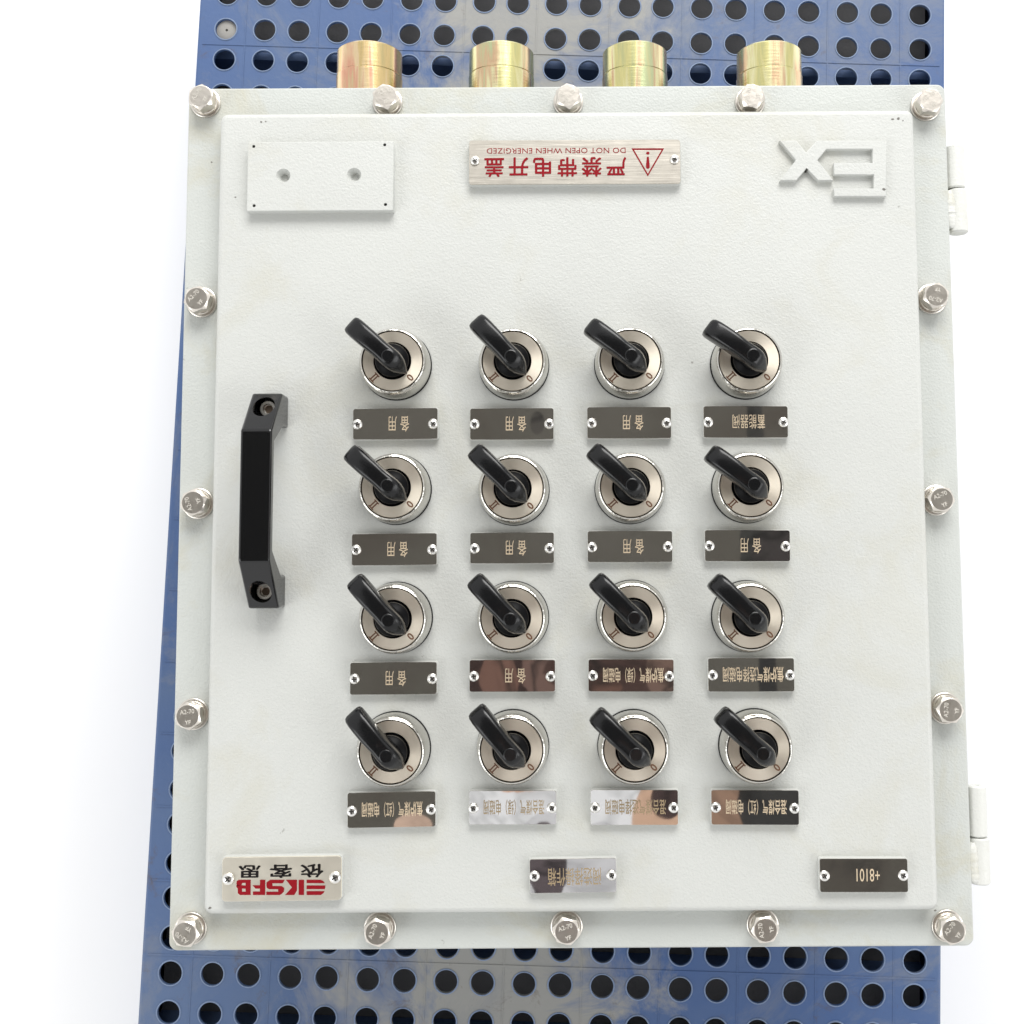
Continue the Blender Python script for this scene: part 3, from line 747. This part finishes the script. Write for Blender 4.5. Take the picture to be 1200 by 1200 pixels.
# ------------------------------------------------------------------ selector switches
ZD = Z_LID + 0.0168
def build_switch(loc, lever_ang):
    bm = bmesh.new()
    lathe(bm, [(.0198, .0010), (.0201, .0014), (.0201, .0085), (.0199, .0098), (.0196, .0118), (.0193, .0140), (.0188, .0158), (.0183, .0167),
               (.0177, .0170), (.01755, .0168), (.0175, .0150)], 96, cap_top=False)
    sw = finish('selector_switch', bm, BEZEL, boxr, loc, 0, 30)
    bm = bmesh.new(); lathe(bm, [(.0205, 0), (.0205, .0010), (.0195, .0012)], 64); finish('gasket', bm, RUBBER, sw)
    bm = bmesh.new(); lathe(bm, [(.01745, .0145), (.0173, .0152), (.0100, .0152)], 64); finish('groove_seal', bm, RUBBER, sw)
    bm = bmesh.new(); lathe(bm, [(.01705, .0150), (.01700, .0166), (.0168, .0168), (.0108, .0168), (.0106, .0164), (.0106, .0150)], 96, cap_top=False)
    finish('dial_plate', bm, DIAL, sw, smooth=30)
    bm = bmesh.new(); lathe(bm, [(.0105, .0140), (.0103, .0160), (.0099, .0165), (.0094, .0158), (.0075, .0158)], 48)
    finish('hub', bm, HUB, sw, smooth=40)
    # II and 0 on the dial
    for (ch, an, w_, h_) in (('II', 223, .0036, .0045), ('0', -43, .0026, .0044)):
        a_ = R(an); rr_ = .01395
        if ch == 'II':
            bm = bmesh.new(); hw, hh, t_ = w_ / 2, h_ / 2, .00036
            for x in (-.0008, .0008): box(bm, x - t_, x + t_, -hh, hh, 0, .00006)
            for y in (-hh, hh): box(bm, -hw, hw, y - t_ * .9, y + t_ * .9, 0, .0001)
            mk = finish('marking', bm, INK_BROWN, sw, (rr_ * math.cos(a_), rr_ * math.sin(a_), .01683), a_ - R(90))
        else:
            lettering('0', w_, h_, INK_BROWN, sw, (rr_ * math.cos(a_), rr_ * math.sin(a_), .01690), a_ - R(90), name='marking', bold=0.02)
    # lever: lofted along +x
    st = [(-.0112, .0004, .0010, .0042), (-.0107, .0010, .0, .0058), (-.0092, .0027, -.0006, .0086), (-.0068, .0046, -.0010, .0125), (-.0040, .0056, -.0010, .0152), (-.0015, .0059, -.0010, .0162),
          (.0018, .0058, -.0010, .0164), (.0048, .0056, -.0010, .0164), (.0075, .0054, .0015, .0165), (.0100, .0054, .0045, .0166), (.0150, .0056, .0052, .0162),
          (.0210, .0057, .0040, .0152), (.0255, .0057, .0030, .0140), (.0285, .0055, .0022, .0124), (.0300, .0049, .0020, .0106), (.0306, .0036, .0030, .0088)]
    bm = bmesh.new(); rings = []
    N_ = 28
    for (x, hw, zb, zt_) in st:
        ring = []; hz = (zt_ - zb) / 2; zc_ = (zt_ + zb) / 2
        for i in range(N_):
            t = 2 * math.pi * i / N_; cs, sn = math.cos(t), math.sin(t); ex_ = 0.42
            xx = math.copysign(abs(cs) ** ex_, cs) * hw; zz = math.copysign(abs(sn) ** ex_, sn) * hz
            if x < -.0035 and sn > 0: xx *= 1 - 0.35 * (sn ** 2) * min(1, (-.0035 - x) / .005)
            xx *= 1 - 0.07 * sn
            ring.append(bm.verts.new((x, xx, zc_ + zz)))
        rings.append(ring)
    for a_, b_ in zip(rings, rings[1:]):
        for i in range(N_): bm.faces.new((a_[i], a_[(i + 1) % N_], b_[(i + 1) % N_], b_[i]))
    bm.faces.new(rings[0]); bm.faces.new(rings[-1])
    lv = finish('lever', bm, BLACK, sw, (0, 0, .0168), lever_ang, 42)
    bm = bmesh.new(); lathe(bm, [(.0045, -.001), (.0095, -.001), (.0095, .0028), (.0090, .0034), (.0060, .0050)], 40)
    finish('lever_boss', bm, HUB, sw, (0, 0, .0168), 0, 45)
    bm = bmesh.new(); lathe(bm, [(.0037, .0328), (.0037, .03325), (.0034, .0334), (.0033, .0339), (.0030, .0340)], 32, 0, 0)
    finish('pivot_cap', bm, BLACK, sw, (0, 0, 0), 0, 40)
    return sw

K = [[(459.9,423,(40,55),(120,124)),(600.7,423,(365,50),(437,125)),(738.9,422,(668,57),(758,124)),(877.9,422,(980,60),(1075,124))],
     [(459.4,571.5,(38,390),(120,463)),(600.7,572.4,(362,388),(438,463)),(739.8,570.6,(677,385),(760,460)),(879.7,569.7,(985,387),(1080,458))],
     [(460.3,725.3,(45,60),(120,145)),(599.8,724.4,(358,60),(437,145)),(742,723,(680,57),(763,140)),(880,723.5,(997,62),(1082,143))],
     [(457.6,881.6,(38,410),(113,500)),(599.5,879,(363,400),(440,495)),(744,879,(683,403),(770,487)),(889,878,(1000,403),(1090,487))]]
ORD = ['top row', 'second row', 'third row', 'bottom row']; ORC = ['first column', 'second column', 'third column', 'fourth column']
sw0 = None
for ri in range(4):
    for ci in range(4):
        px, py, tp, cp = K[ri][ci]
        oy = 360 if ri < 2 else 660
        tpx = (400 + tp[0] * .45, oy + tp[1] * .45); cpx = (400 + cp[0] * .45, oy + cp[1] * .45)
        c_ = at(px, py, ZD); tt = at(tpx[0], tpx[1], ZD + .0135); ca = at(cpx[0], cpx[1], ZD + .0166)
        ang = math.atan2(tt.y - ca.y, tt.x - ca.x)
        loc = L(Vector((c_.x, c_.y, Z_LID + .0001)))
        if sw0 is None:
            sw0 = build_switch(loc, ang); s = sw0
        else:
            tw = R(random.uniform(-4, 4)); s = relink(sw0, boxr, loc, tw)
            for ch in s.children:
                if ch.name.startswith('lever') and not ch.name.startswith('lever_boss'): ch.rotation_euler.z = ang - tw
        s['label'] = 'black lever switch with steel dial, %s, %s' % (ORD[ri], ORC[ci])
        s.rotation_euler.x = random.uniform(-.006, .006); s.rotation_euler.y = random.uniform(-.006, .006)
